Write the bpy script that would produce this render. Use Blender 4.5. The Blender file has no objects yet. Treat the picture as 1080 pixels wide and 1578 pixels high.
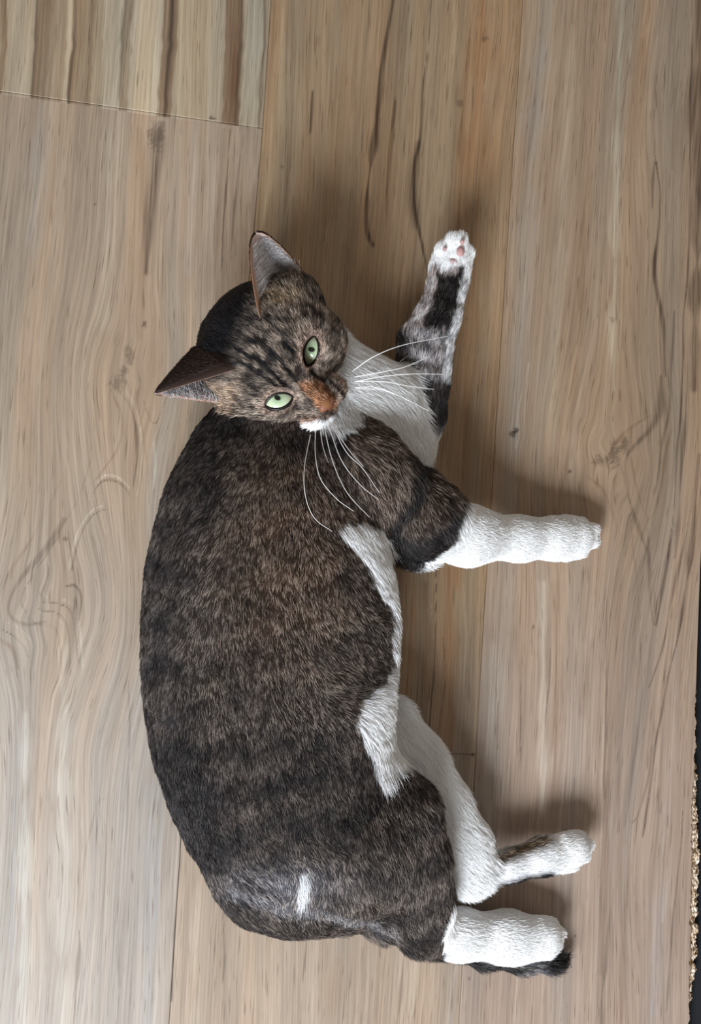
import bpy, math, random
import numpy as np
from mathutils import Matrix, Vector

# ------------------------------------------------------------------ camera
IW, IH = 1080.0, 1578.0
V1 = (9679.0, 792.0)       # vanishing point of the plank end joints, from the picture centre
V2 = (1240.0, -18800.0)    # vanishing point of the long plank seams
FPX = math.sqrt(-(V1[0]*V2[0] + V1[1]*V2[1]))
ax = np.array([V1[0], -V1[1], -FPX]); ax /= np.linalg.norm(ax)
ay = np.array([V2[0], -V2[1], -FPX]); ay /= np.linalg.norm(ay)
az = np.cross(ax, ay); az /= np.linalg.norm(az)
R = np.array([ax, ay, az])            # camera coordinates -> world coordinates

def ray(px, py):
    d = np.stack([np.asarray(px, float)-IW/2, -(np.asarray(py, float)-IH/2), -FPX*np.ones_like(np.asarray(px, float))], -1)
    return d @ R.T

# height so that a 0.192 m plank spans 388 px near the top of the picture
d0 = ray(418.0, 0.0); d1 = ray(806.0, 0.0)
CH = 0.192 / abs(d1[0]/d1[2] - d0[0]/d0[2])
dc = ray(540.0, 789.0)
CAM = np.array([dc[0]/dc[2]*CH, dc[1]/dc[2]*CH, CH])   # the middle of the picture looks at the origin

def W(px, py, h=0.0):
    d = ray(px, py)
    t = (np.asarray(h) - CAM[2]) / d[..., 2]
    return CAM + d*t[..., None]

def mpp(px, py, h=0.0):                 # metres per pixel at that place
    return float((CAM[2]-h) / -ray(px, py)[2])

def PX(P):                              # world -> pixel
    q = (np.asarray(P)-CAM) @ R
    return q[..., 0]/-q[..., 2]*FPX + IW/2, IH/2 - q[..., 1]/-q[..., 2]*FPX

scene = bpy.context.scene
C = scene.collection
cam = bpy.data.cameras.new('camera'); cam_o = bpy.data.objects.new('camera', cam); C.objects.link(cam_o)
cam.sensor_fit = 'HORIZONTAL'; cam.sensor_width = 36; cam.lens = 36*FPX/IW; cam.clip_start = 0.01
M = Matrix.Identity(4)
for i in range(3):
    for j in range(3): M[i][j] = R[i][j]
    M[i][3] = CAM[i]
cam_o.matrix_world = M
scene.camera = cam_o

# ------------------------------------------------------------------ light
wd = bpy.data.worlds.new('world'); scene.world = wd; wd.use_nodes = True
bg = wd.node_tree.nodes['Background']; bg.inputs[0].default_value = (1.0, 0.90, 0.79, 1); bg.inputs[1].default_value = 0.29

def area(name, loc, target, size, size_y, power, col):
    l = bpy.data.lights.new(name, 'AREA'); l.shape = 'RECTANGLE'; l.size = size; l.size_y = size_y
    l.energy = power; l.color = col
    o = bpy.data.objects.new(name, l); C.objects.link(o); o.location = loc
    o.rotation_euler = (Vector(target)-Vector(loc)).to_track_quat('-Z', 'Y').to_euler()
    return o
area('window_light', (-0.62, -1.38, 1.25), (-0.02, 0.0, 0), 0.8, 0.7, 65, (0.86, 0.93, 1.0))

scene.view_settings.view_transform = 'Standard'; scene.view_settings.look = 'None'
scene.view_settings.exposure = 0.0; scene.view_settings.gamma = 1.0
scene.view_settings.use_curve_mapping = False
scene.cycles.max_bounces = 6

# ------------------------------------------------------------------ helpers
rng = np.random.default_rng(7)

def srgb(r, g, b):
    c = np.array([r, g, b], float)/255.0
    return np.where(c <= 0.04045, c/12.92, ((c+0.055)/1.055)**2.4)

def hash3(i, j, k, seed):
    h = (i.astype(np.int64)*374761393 + j.astype(np.int64)*668265263 + k.astype(np.int64)*2147483647 + seed*1274126177) & 0xffffffff
    h = ((h ^ (h >> 13))*1274126177) & 0xffffffff
    h = ((h ^ (h >> 16))*2246822519) & 0xffffffff
    return ((h ^ (h >> 15)) & 0xffffff)/float(0xffffff)

def noise(x, y, z=0.0, seed=0):          # value noise in -1..1
    x, y, z = np.broadcast_arrays(np.asarray(x, float), np.asarray(y, float), np.asarray(z, float))
    xi, yi, zi = np.floor(x), np.floor(y), np.floor(z)
    fx, fy, fz = x-xi, y-yi, z-zi
    fx = fx*fx*(3-2*fx); fy = fy*fy*(3-2*fy); fz = fz*fz*(3-2*fz)
    def c(a, b, e): return hash3(xi+a, yi+b, zi+e, seed)
    z0 = (c(0,0,0)*(1-fx)+c(1,0,0)*fx)*(1-fy) + (c(0,1,0)*(1-fx)+c(1,1,0)*fx)*fy
    z1 = (c(0,0,1)*(1-fx)+c(1,0,1)*fx)*(1-fy) + (c(0,1,1)*(1-fx)+c(1,1,1)*fx)*fy
    return (z0*(1-fz)+z1*fz)*2-1

def fbm(x, y, z=0.0, seed=0, o=3):
    s = 0; a = 1.0; t = 0
    for i in range(o):
        s = s + a*noise(x*2**i, y*2**i, np.asarray(z)*2**i, seed+i*17); t += a; a *= 0.5
    return s/t

def sstep(a, b, x):
    t = np.clip((x-a)/(b-a), 0, 1); return t*t*(3-2*t)

def seg_dist(x, y, pts):                 # distance to polyline and the arc parameter 0..1
    best = np.full(np.shape(x), 1e9); bt = np.zeros(np.shape(x))
    pts = [tuple(map(float, p[:2])) for p in pts]
    L = [math.dist(pts[i], pts[i+1]) for i in range(len(pts)-1)]; tot = sum(L); acc = 0
    for i in range(len(pts)-1):
        (x0, y0), (x1, y1) = pts[i], pts[i+1]
        dx, dy = x1-x0, y1-y0
        t = np.clip(((x-x0)*dx+(y-y0)*dy)/(L[i]**2+1e-9), 0, 1)
        d = np.hypot(x-x0-t*dx, y-y0-t*dy)
        m = d < best; best = np.where(m, d, best); bt = np.where(m, (acc+t*L[i])/tot, bt); acc += L[i]
    return best, bt

def spline(pts, n=22):
    pts = np.asarray(pts, float); out = []
    P = np.vstack([2*pts[0]-pts[1], pts, 2*pts[-1]-pts[-2]])
    m = len(pts)-1
    for s_ in np.linspace(0, m-1e-6, n):
        i = int(s_); t = s_-i; p0, p1, p2, p3 = P[i], P[i+1], P[i+2], P[i+3]
        out.append(.5*((2*p1)+(-p0+p2)*t+(2*p0-5*p1+4*p2-p3)*t*t+(-p0+3*p1-3*p2+p3)*t**3))
    return np.array(out)

def poly_sd(x, y, pts):                  # signed distance to polygon, negative inside
    n = len(pts); d, _ = seg_dist(x, y, list(pts)+[pts[0]])
    ins = np.zeros(np.shape(x), bool)
    for i in range(n):
        x0, y0 = pts[i]; x1, y1 = pts[(i+1) % n]
        c = ((y0 > y) != (y1 > y)) & (x < (x1-x0)*(y-y0)/((y1-y0) if y1 != y0 else 1e-9)+x0)
        ins ^= c
    return np.where(ins, -d, d)

def mesh_np(name, V, F, mat, parent=None, smooth=True, col=None, extra=None):
    me = bpy.data.meshes.new(name)
    V = np.asarray(V, np.float32); F = np.asarray(F, np.int32)
    k = F.shape[1]
    me.vertices.add(len(V)); me.vertices.foreach_set('co', V.ravel())
    me.loops.add(F.size); me.loops.foreach_set('vertex_index', F.ravel())
    me.polygons.add(len(F)); me.polygons.foreach_set('loop_start', np.arange(0, F.size, k, dtype=np.int32))
    me.polygons.foreach_set('use_smooth', np.full(len(F), smooth))
    me.update(calc_edges=True)
    if col is not None:
        a = me.attributes.new('col', 'FLOAT_COLOR', 'POINT')
        a.data.foreach_set('color', np.concatenate([col, np.ones((len(V), 1))], 1).astype(np.float32).ravel())
    for nm, arr in (extra or {}).items():
        a = me.attributes.new(nm, 'FLOAT', 'POINT'); a.data.foreach_set('value', np.asarray(arr, np.float32))
    me.validate()
    o = bpy.data.objects.new(name, me); C.objects.link(o)
    if mat: me.materials.append(mat)
    if parent: o.parent = parent
    return o

def mat_new(name, rough=0.6, spec=0.3, color=(0.8, 0.8, 0.8), attr=None, **kw):
    m = bpy.data.materials.new(name); m.use_nodes = True
    nt = m.node_tree; b = nt.nodes['Principled BSDF']
    b.inputs['Roughness'].default_value = rough; b.inputs['Specular IOR Level'].default_value = spec
    b.inputs['Base Color'].default_value = (*color, 1)
    if attr:
        a = nt.nodes.new('ShaderNodeAttribute'); a.attribute_name = attr
        nt.links.new(a.outputs['Color'], b.inputs['Base Color'])
    for k, v in kw.items(): b.inputs[k.replace('_', ' ')].default_value = v
    return m

# ------------------------------------------------------------------ floor material
def wood_material():
    m = bpy.data.materials.new('laminate_wood'); m.use_nodes = True
    nt = m.node_tree; N = nt.nodes; L = nt.links; b = N['Principled BSDF']
    at = N.new('ShaderNodeAttribute'); at.attribute_name = 'col'
    gu = N.new('ShaderNodeAttribute'); gu.attribute_name = 'gu'
    gv = N.new('ShaderNodeAttribute'); gv.attribute_name = 'gv'
    def grain(su, sv, det, seed):
        a = N.new('ShaderNodeMath'); a.operation = 'MULTIPLY'; a.inputs[1].default_value = su; L.new(gu.outputs['Fac'], a.inputs[0])
        c = N.new('ShaderNodeMath'); c.operation = 'MULTIPLY'; c.inputs[1].default_value = sv; L.new(gv.outputs['Fac'], c.inputs[0])
        x = N.new('ShaderNodeCombineXYZ'); L.new(a.outputs[0], x.inputs[0]); L.new(c.outputs[0], x.inputs[1]); x.inputs[2].default_value = seed
        n = N.new('ShaderNodeTexNoise'); n.inputs['Scale'].default_value = 1; n.inputs['Detail'].default_value = det
        L.new(x.outputs[0], n.inputs['Vector']); return n
    fine = grain(900, 16, 3, 1.3)
    pore = grain(1100, 45, 1, 7.7)
    rf = N.new('ShaderNodeValToRGB'); rf.color_ramp.elements[0].position = 0.30; rf.color_ramp.elements[0].color = (0.80, 0.785, 0.77, 1)
    rf.color_ramp.elements[1].position = 0.70; rf.color_ramp.elements[1].color = (1.12, 1.12, 1.12, 1)
    L.new(fine.outputs['Fac'], rf.inputs[0])
    rp = N.new('ShaderNodeValToRGB'); rp.color_ramp.elements[0].position = 0.27; rp.color_ramp.elements[0].color = (0.58, 0.54, 0.51, 1)
    rp.color_ramp.elements[1].position = 0.37; rp.color_ramp.elements[1].color = (1, 1, 1, 1)
    L.new(pore.outputs['Fac'], rp.inputs[0])
    m1 = N.new('ShaderNodeMix'); m1.data_type = 'RGBA'; m1.blend_type = 'MULTIPLY'; m1.inputs['Factor'].default_value = 1
    L.new(at.outputs['Color'], m1.inputs['A']); L.new(rf.outputs[0], m1.inputs['B'])
    m2 = N.new('ShaderNodeMix'); m2.data_type = 'RGBA'; m2.blend_type = 'MULTIPLY'; m2.inputs['Factor'].default_value = 0.8
    L.new(m1.outputs['Result'], m2.inputs['A']); L.new(rp.outputs[0], m2.inputs['B'])
    L.new(m2.outputs['Result'], b.inputs['Base Color'])
    b.inputs['Roughness'].default_value = 0.42; b.inputs['Specular IOR Level'].default_value = 0.42
    bp = N.new('ShaderNodeBump'); bp.inputs['Strength'].default_value = 0.25; bp.inputs['Distance'].default_value = 0.0003
    L.new(fine.outputs['Fac'], bp.inputs['Height']); L.new(bp.outputs[0], b.inputs['Normal'])
    return m
M_wood = wood_material()

# knots: x, y, radius across, radius along, ring strength
KNOTS = [(948, 705, 34, 55, 1.0), (190, 575, 34, 55, 0.9), (62, 955, 55, 60, 1.0), (789, 668, 8, 7, 0.7), (878, 726, 5, 6, 0.5),
         (1015, 150, 22, 60, .4), (95, 1290, 26, 80, .4), (745, 70, 22, 45, .35)]

def warp(x, y):
    """grain coordinate in px: the fibres run along its contour lines"""
    u = x + 0.063*y
    u = u + 16*noise(x/210, y/620, 0, 3) + 5*noise(x/60, y/260, 0, 5)
    for (kx, ky, rx, ry, s) in KNOTS:
        lx = (x-kx+0.06*(y-ky)); ly = y-ky
        g = np.exp(-(lx/(rx*2.4))**2-(ly/(ry*2.4))**2)
        u = u - s*lx*0.6*g + s*4*g*noise(x/22, y/40, 0, 9)
    # cathedral arches
    for (cx, cy, w, l, sgn) in [(970, 850, 60, 330, 1), (170, 780, 55, 260, -1), (120, 1250, 45, 300, -1), (985, 1180, 50, 330, 1), (1010, 260, 35, 260, -1)]:
        lx = (x-cx+0.05*(y-cy))/w; ly = (y-cy)/l
        g = np.exp(-lx**2*1.2-ly**2*1.5)
        u = u + sgn*26*g*(ly-0.6*lx**2)
    return u

# soft bands and strokes of the printed wood: points, width px, strength, tone
D, B_, P_, G_ = 'dark', 'brown', 'pale', 'grey'
STROKES = [
 # left plank
 ([(60,170),(50,400)], 30, .35, G_), ([(165,170),(160,500)], 30, .25, P_), ([(250,190),(235,300),(228,420)], 16, .75, D),
 ([(215,200),(225,330),(215,520)], 14, .35, B_), ([(300,190),(290,420)], 14, .35, G_), ([(345,200),(330,430)], 8, .4, B_), ([(398,210),(380,420)], 10, .4, B_),
 ([(355,200),(340,420)], 2.5, .7, D), ([(372,210),(355,400)], 2.5, .6, D),
 ([(178,596),(196,622),(208,655),(212,700),(207,750)], 5, .65, D), ([(186,592),(206,625),(218,670),(218,720),(212,765)], 2.5, .5, P_), ([(170,600),(186,640),(184,680),(160,720),(142,745)], 3, .5, B_),
 ([(150,742),(160,733),(174,733),(190,741),(202,752)], 2.5, .8, P_), ([(142,765),(150,748),(162,740),(176,741),(190,748),(202,762)], 3.5, .7, D),
 ([(104,878),(116,825),(134,794),(156,780),(184,780)], 2.2, .7, P_), ([(108,880),(121,828),(138,799),(158,786),(180,786)], 2.8, .7, D),
 ([(222,618),(230,640),(239,653),(248,642),(262,604)], 2.2, .65, D), ([(238,680),(240,720),(238,752)], 6, .6, P_), ([(205,590),(216,640),(226,700),(230,760)], 2.5, .4, B_),
 ([(290,640),(284,720),(262,790),(240,850),(232,960)], 3, .5, P_), ([(280,640),(274,720),(252,790),(228,860),(222,960)], 2, .4, B_),
 ([(140,700),(128,745),(110,790),(88,822)], 2.5, .45, B_), ([(100,800),(72,842),(36,885),(14,925),(16,950),(40,962),(70,958)], 9, .42, D), ([(92,822),(66,862),(44,895),(32,925),(40,945)], 3, .6, D),
 ([(60,912),(68,928),(88,930),(106,940),(116,968),(120,1020)], 3, .7, D), ([(62,905),(72,920),(92,923),(112,933),(124,965),(127,1030)], 2, .7, P_), ([(52,925),(62,940),(84,943),(98,955),(106,980),(110,1040)], 2.6, .6, D), ([(56,934),(66,947),(84,950),(94,960)], 1.8, .6, P_),
 ([(40,950),(58,962),(78,964),(90,980),(98,1040)], 3.5, .5, B_), ([(100,903),(114,903),(123,920),(122,955)], 5, .65, D), ([(0,968),(20,980),(36,996),(44,1012)], 3, .6, D), ([(8,958),(28,968),(46,985),(52,1000)], 2, .5, P_), ([(0,985),(18,1000),(26,1030)], 5, .5, B_),
 ([(0,930),(10,890),(40,840),(70,790),(95,740)], 4, .35, B_),
 ([(100,1000),(95,1578)], 22, .3, P_), ([(40,1100),(35,1600)], 16, .55, P_), ([(25,1100),(15,1600)], 8, .3, G_),
 ([(122,1430),(114,1600)], 6, .65, D), ([(160,1230),(145,1250),(120,1400)], 3, .4, B_), ([(150,1250),(165,1300),(150,1500)], 3, .35, B_),
 ([(200,1050),(195,1300),(178,1600)], 3, .45, D), ([(281,1240),(263,1542)], 4, .7, D), ([(250,1200),(240,1420)], 5, .45, G_), ([(230,1220),(225,1600)], 22, .25, G_),
 ([(305,1330),(300,1600)], 12, .3, P_), ([(345,1400),(340,1600)], 3, .5, D),
 # middle plank
 ([(436,-20),(425,200),(400,360)], 14, .5, P_), ([(460,-20),(452,300)], 22, .25, P_), ([(482,140),(480,205)], 4, .8, D), ([(450,120),(440,330)], 5, .4, B_),
 ([(606,-20),(592,80),(580,200),(566,290),(564,350),(573,378)], 8.5, 1.15, D), ([(609,150),(598,260),(594,330)], 6, .8, B_), ([(610,155),(604,200)], 3, .7, D),
 ([(668,-20),(655,110),(648,210),(638,260),(640,330),(660,420)], 5, .9, D), ([(645,220),(634,290),(642,350)], 12, .75, D),
 ([(632,0),(620,200),(610,420)], 16, .2, P_), ([(700,-20),(690,200),(680,330)], 14, .35, P_), ([(722,60),(712,200),(706,360),(712,480)], 9, .55, B_),
 ([(745,-20),(735,300),(725,520),(715,760),(700,900)], 38, .6, 'orange'), ([(540,-20),(520,200),(500,340)], 22, .35, 'orange'),
 ([(640,420),(655,520),(668,660)], 16, .35, 'orange'), ([(530,380),(560,450),(610,520)], 24, .25, B_),
 ([(640,900),(632,1000),(625,1110)], 12, .7, 'orange'), ([(655,900),(650,1150)], 18, .75, B_), ([(672,870),(669,980),(660,1163)], 2.2, 1.2, D),
 ([(690,880),(692,1000),(690,1160)], 17, .95, 'orange'), ([(680,980),(684,1030),(678,1130)], 3, .8, B_), ([(664,930),(668,1000)], 2, .6, P_),
 ([(715,900),(720,1160)], 8, .35, P_), ([(400,1500),(395,1600)], 10, .3, 'brown'), ([(520,1480),(510,1600)], 20, .3, 'orange'), ([(470,1450),(460,1600)], 3, .6, D),
 ([(620,1480),(612,1600)], 4, .5, D), ([(640,1480),(630,1600)], 9, .4, P_), ([(560,1460),(556,1600)], 3, .4, D), ([(700,1490),(690,1600)], 5, .35, P_),
 ([(680,1160),(700,1230)], 26, .55, 'orange'),
 # right plank
 ([(835,-20),(815,300),(805,560),(800,700)], 32, .5, G_), ([(815,560),(800,640),(795,690)], 4, .5, P_), ([(880,40),(868,300),(850,700)], 14, .35, P_),
 ([(900,300),(885,620),(860,790)], 9, .4, B_), ([(960,-20),(950,200),(945,600)], 13, .7, P_), ([(975,0),(968,100)], 3, .6, P_), ([(990,60),(985,240)], 14, .35, B_),
 ([(1012,250),(1018,300),(1013,370),(1008,420),(1020,500),(1026,580)], 6.5, 1.0, D), ([(1010,240),(1006,320)], 3, .6, D),
 ([(1020,70),(1005,160),(1008,240)], 5, .4, B_), ([(1030,70),(1040,140),(1036,260)], 5, .35, B_),
 ([(1067,-20),(1066,150),(1062,340),(1050,600),(1040,760),(1030,860)], 3.5, .8, D), ([(1080,-20),(1078,300),(1070,600)], 22, .8, D),
 ([(1040,480),(1030,620),(1010,760)], 6, .5, D), ([(1018,580),(1012,640),(985,680),(970,700)], 10, .7, D), ([(1000,640),(965,665),(940,700)], 5, .6, B_),
 ([(975,705),(985,760),(1005,800),(1020,740),(1035,660)], 4, .6, B_), ([(960,720),(975,780),(1000,850)], 5, .45, D), ([(905,735),(930,760),(960,830)], 7, .35, B_),
 ([(1060,560),(1050,740),(1040,860)], 5, .6, D), ([(1075,700),(1070,800),(1048,960),(1030,1040),(1005,1180),(990,1290)], 8, .8, D),
 ([(1066,780),(1040,900),(1020,1000),(1000,1060)], 4, .6, D), ([(1000,790),(1008,960),(1024,900),(1040,800)], 4, .6, D), ([(1010,900),(1013,965)], 8, .5, B_),
 ([(975,800),(985,950),(990,1060)], 3.5, .5, B_), ([(990,1060),(975,1200),(970,1260),(985,1255),(1005,1150)], 3.5, .45, D),
 ([(1055,1250),(1050,1320),(1035,1430),(1025,1560)], 4, .7, D), ([(1040,1000),(1030,1200),(1010,1400),(1000,1600)], 14, .3, G_), ([(1060,1000),(1050,1200)], 8, .3, B_),
 ([(1020,1360),(1005,1560)], 18, .4, G_), ([(760,1000),(755,1300)], 30, .35, P_), ([(838,900),(836,1250)], 13, .7, P_), ([(860,900),(852,1400)], 10, .35, B_),
 ([(848,1000),(842,1120)], 2, .6, D), ([(805,1050),(802,1160)], 2, .8, D), ([(770,1080),(767,1160)], 2, .6, D), ([(823,950),(822,1010)], 2, .5, D),
 ([(900,880),(895,1100)], 12, .35, B_), ([(935,900),(930,1230)], 3, .5, D), ([(955,880),(950,1280)], 10, .3, B_), ([(915,920),(912,985)], 2, .5, P_),
 ([(929,1090),(924,1300),(918,1500)], 2.5, .6, P_), ([(935,1190),(925,1500)], 9, .35, B_), ([(800,1500),(795,1600)], 14, .35, P_), ([(870,1500),(860,1600)], 3, .4, D),
 ([(940,1400),(925,1600)], 5, .4, D), ([(970,1300),(955,1600)], 7, .35, B_), ([(1035,1300),(1020,1420)], 7, .3, P_),
]
BANDS = [(0,9,'brown',.7),(9,52,'pale',.55),(52.5,55.5,'dark',.7),(55,74,'brown',.7),(74,100,'brown',.45),(101,108,'pale',.6),(109,114,'dark',.8),(114,123,'brown',.6),(123,140,'brown',.25),(138,143,'brown',.6),(158,186,'pale',.75),(188,191,'dark',.6),(191,201,'brown',.6),
 (203,249,'pale',.8),(251,255,'brown',.8),(255,271,'brown',.7),(259,265,'dark',.8),(272,300,'pale',.4),(300,345,'pale',.25),(347,373,'brown',.95),(366,373,'dark',.5),(376,402,'pale',.55),(404,407,'dark',.5)]
TONE = {D: srgb(74, 58, 46), B_: srgb(120, 94, 72), P_: srgb(186, 172, 150), G_: srgb(150, 140, 130), 'orange': srgb(148, 112, 80)}
SPOTS = [(789, 668, 9, 6, .8), (795, 664, 5, 5, .8), (878, 727, 4, 3, .7), (822, 966, 2, 4, 1.0), (719, 492, 3, 3, .5), (944, 492, 5, 5, .35), (222, 500, 4, 6, .7), (101, 830, 4, 4, .5),
         (434, 256, 3, 3, .6), (146, 315, 3, 2, .7), (946, 700, 9, 22, .6), (925, 710, 14, 8, .45), (962, 684, 6, 14, .6), (190, 572, 6, 8, .5), (200, 548, 7, 22, .45), (182, 590, 16, 12, .4),
         (723, 1508, 3, 3, .6), (886, 1442, 2, 3, .8), (728, 1163, 3, 3, .9), (240, 210, 14, 22, .5), (747, 60, 6, 5, .5), (708, 160, 7, 8, .4), (327, 182, 5, 4, .8)]

def floor_color(x, y, u):
    wx = x + 3*noise(x/25, y/70, 0, 21); wy = y
    base = np.empty(x.shape+(3,))
    c1 = srgb(160, 141, 122); c0 = srgb(158, 141, 118); c2 = srgb(150, 125, 98); c3 = srgb(152, 131, 110)
    sa = np.interp(y, [0, 200, 370, 600, 900, 1265, 1560], [418, 405, 390, 366, 325, 281, 262]); sb = 806-0.0627*y
    base[:] = c1
    tl_ = sstep(600, 1300, y)[..., None]; base = base*(1-tl_)+srgb(160, 147, 135)*tl_; c3 = c3*(1-tl_)+srgb(156, 137, 123)*tl_
    base[y < 150+0.135*(x-50)] = c0
    m = x > sa; base[m] = c2
    t = sstep(900, 1250, y)[..., None]
    base = np.where(m[..., None], c2*(1-t)+srgb(158, 139, 121)*t, base)
    m = x > sb; base = np.where(m[..., None], c3, base)
    # long soft streaks following the fibres
    s = 0.20*fbm(u/34, y/900, 0, 31, 3) + 0.08*fbm(u/9, y/420, 0, 41, 3) + 0.05*noise(u/3.2, y/170, 0, 51) + 0.05*noise(u/1.7, y/70, 0, 52)
    s = s + 0.05*noise(x/260, y/300, 0, 53)
    base = base*np.clip(1+1.15*s, .4, 1.6)[..., None]
    hue = (0.11-.05*sstep(700, 1300, y))*fbm(u/28, y/600, 4, 61, 2)
    base = base*np.stack([1+hue, 1+0*hue, 1-hue], -1)
    top = (y < 152+0.135*(x-50)) & (x < sa+2)
    xb = x+0.055*(y-75)+2.2*noise(y/60, x/40, 0, 33)+1.2*noise(y/18, 0, 0, 34)
    for (x0, x1, tone, st) in BANDS:
        e = 1.6; a = st*sstep(x0-e, x0+e, xb)*(1-sstep(x1-e, x1+e, xb))*(.85+.3*noise(xb/3, y/120, 0, 35))
        a = np.where(top, a, 0)
        base = base*(1-a[..., None]+a[..., None]*TONE[tone]/srgb(158, 141, 118))
    # ring figure in the disturbed areas
    amp = np.zeros_like(x)
    for (kx, ky, rx, ry, st) in KNOTS:
        amp += st*np.exp(-((x-kx)/(rx*2.6))**2-((y-ky)/(ry*2.8))**2)
    for (cx, cy, w, l) in [(970, 900, 80, 300), (170, 740, 75, 230), (120, 1250, 45, 200), (60, 900, 70, 110), (1010, 1150, 50, 260)]:
        amp += .55*np.exp(-((x-cx)/w)**2-((y-cy)/l)**2)
    ring = np.sin(u*0.50+2.5*noise(x/50, y/120, 0, 71))
    base = base*(1-0.09*np.clip(amp, 0, 1)*np.clip(ring, -0.35, 1))[..., None]
    for pts, w, st, tone in STROKES:
        if len(pts) > 2: pts = [tuple(q) for q in spline(pts, 4*len(pts))]
        xs = [p[0] for p in pts]; ys = [p[1] for p in pts]
        m = (x > min(xs)-3*w-8) & (x < max(xs)+3*w+8) & (y > min(ys)-3*w-25) & (y < max(ys)+3*w+25)
        if not m.any(): continue
        X, Y = wx[m], wy[m]
        d, t = seg_dist(X, Y, pts)
        ww = w*(0.62+0.5*noise(Y/45, w, 0, 81))*(0.45+0.55*np.sin(np.pi*np.clip(t, .03, .97))**0.5)
        soft = np.clip(1-sstep(0.25, 1.05, d/np.maximum(ww, .6)), 0, 1) if w < 10 else np.exp(-(d/(ww*.8))**2)
        a = np.clip(st*1.05*soft*(0.75+0.4*noise(u[m]/2.2, Y/60, 0, 91)), 0, 1)
        mul = TONE[tone]/srgb(154, 133, 112)
        base[m] = base[m]*(1-a[..., None]+a[..., None]*mul)
    for (sx, sy, rx, ry, st) in SPOTS:
        m = (abs(x-sx) < rx*4) & (abs(y-sy) < ry*4)
        X, Y = x[m], y[m]
        d = np.hypot((X-sx)/rx, (Y-sy)/ry) + 0.5*noise(X/3, Y/3, 0, 95)
        a = st*(1-sstep(0.3, 1.2, d))
        base[m] = base[m]*(1-a[..., None]*(1-srgb(74, 58, 46)/srgb(154, 133, 112)))
    return base

floor = bpy.data.objects.new('floor', None); C.objects.link(floor)
floor['kind'] = 'structure'; floor['label'] = 'pale brown oak-look laminate floor'

def seam_x(col):         # world x of the long seams, col 0 = first seam right of the picture's left edge
    return W(418.0, 0.0)[0] + (col-1)*0.192

def seam_fn(pts):
    q = np.array([W(float(a), float(b_)) for a, b_ in pts]); o = np.argsort(q[:, 1])
    return lambda Y: np.interp(Y, q[o, 1], q[o, 0])
seamA = seam_fn([(422,-60), (418,0), (405,200), (390,370), (366,600), (325,900), (281,1265), (262,1560), (256,1640)])
seamB = seam_fn([(810,-60), (806,0), (770,560), (733,1163), (706,1600), (704,1640)])
TH = 0.008
def plank(x0, x1, y0, y1, right=None, coarse=1):
    g = 0.00009
    wd_ = .192 if callable(x0) or callable(x1) else x1-x0
    if callable(x1) and not callable(x0): wd_ = .22
    nx = max(8, int(wd_/0.0008/coarse)); ny = max(4, int((y1-y0)/0.0012/coarse))
    ex = np.concatenate([[0, .0004], np.linspace(.001, 1-.001, nx), [1-.0004, 1]])
    ex = np.concatenate([[0, .0022], np.linspace(.006, .994, nx), [.9978, 1]])
    ey = np.concatenate([[0, .0007], np.linspace(.002, .998, ny), [.9993, 1]])
    EX, EY = np.meshgrid(ex, ey)
    Y = y0+g+(y1-y0-2*g)*EY
    xl = (x0(Y) if callable(x0) else x0)+g
    xr = (x1(Y)-g if callable(x1) else (x1-g)+0*Y) if right is None else right(Y)
    X = xl+(xr-xl)*EX
    Z = np.zeros_like(X)
    Z[0, :] = Z[-1, :] = Z[:, 0] = Z[:, -1] = -0.0003
    P = np.stack([X, Y, Z], -1)
    px, py = PX(P)
    u = warp(px, py); col = floor_color(px, py, u)
    if right is not None: col[:, -1] = srgb(150, 128, 100); 
    h, w = X.shape
    idx = np.arange(h*w).reshape(h, w)
    F = np.stack([idx[:-1, :-1], idx[:-1, 1:], idx[1:, 1:], idx[1:, :-1]], -1).reshape(-1, 4)
    ring = np.concatenate([idx[0, :-1], idx[:-1, -1], idx[-1, :0:-1], idx[:0:-1, 0]])
    V = P.reshape(-1, 3); low = V[ring].copy(); low[:, 2] = -TH
    n = len(ring); a = np.arange(n); b = (a+1) % n
    F2 = np.stack([ring[a], len(V)+a, len(V)+b, ring[b]], -1)
    Vall = np.concatenate([V, low]); cu = u.ravel()*0.00047
    cc = np.concatenate([col.reshape(-1, 3), np.tile(srgb(120, 96, 70), (n, 1))])
    gu = np.concatenate([cu, np.zeros(n)]); gv = np.concatenate([Y.ravel(), np.zeros(n)])
    return mesh_np('plank', Vall, np.concatenate([F, F2]), M_wood, floor, True, cc, {'gu': gu, 'gv': gv})

YT, YB = W(500., -60.)[1]+.14, W(500., 1640.)[1]-.12
yj1 = W(230., 147+.141*180)[1]       # end joint, upper left
yj2 = W(700., 1162.)[1]              # end joint behind the belly
sx = [seam_x(i) for i in range(-1, 4)]     # -1, 0, 1, 2, 3
XL = W(0., 800.)[0]-.05
plank(sx[1]-.192, sx[1], YB, YT, coarse=3)
plank(sx[1]-.384, sx[1]-.192, YB, YT, coarse=3)
plank(sx[1], seamA, yj1, YT)
plank(sx[1], seamA, YB, yj1)
plank(seamA, seamB, yj2, YT)
plank(seamA, seamB, YB, yj2)
EDGE_PX = [(-100, 1110), (600, 1096), (780, 1084), (880, 1079), (1000, 1074.5), (1100, 1072), (1110, 1073.5), (1130, 1071), (1150, 1073), (1165, 1070), (1200, 1071), (1240, 1066), (1300, 1067), (1360, 1066), (1420, 1065), (1480, 1064), (1530, 1062.5), (1578, 1063), (1700, 1060)]
def edge_world():
    pts = np.array([W(float(x), float(y)) for y, x in EDGE_PX])
    o = np.argsort(pts[:, 1]); return pts[o, 1], pts[o, 0]
_ey, _exx = edge_world()
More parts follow.
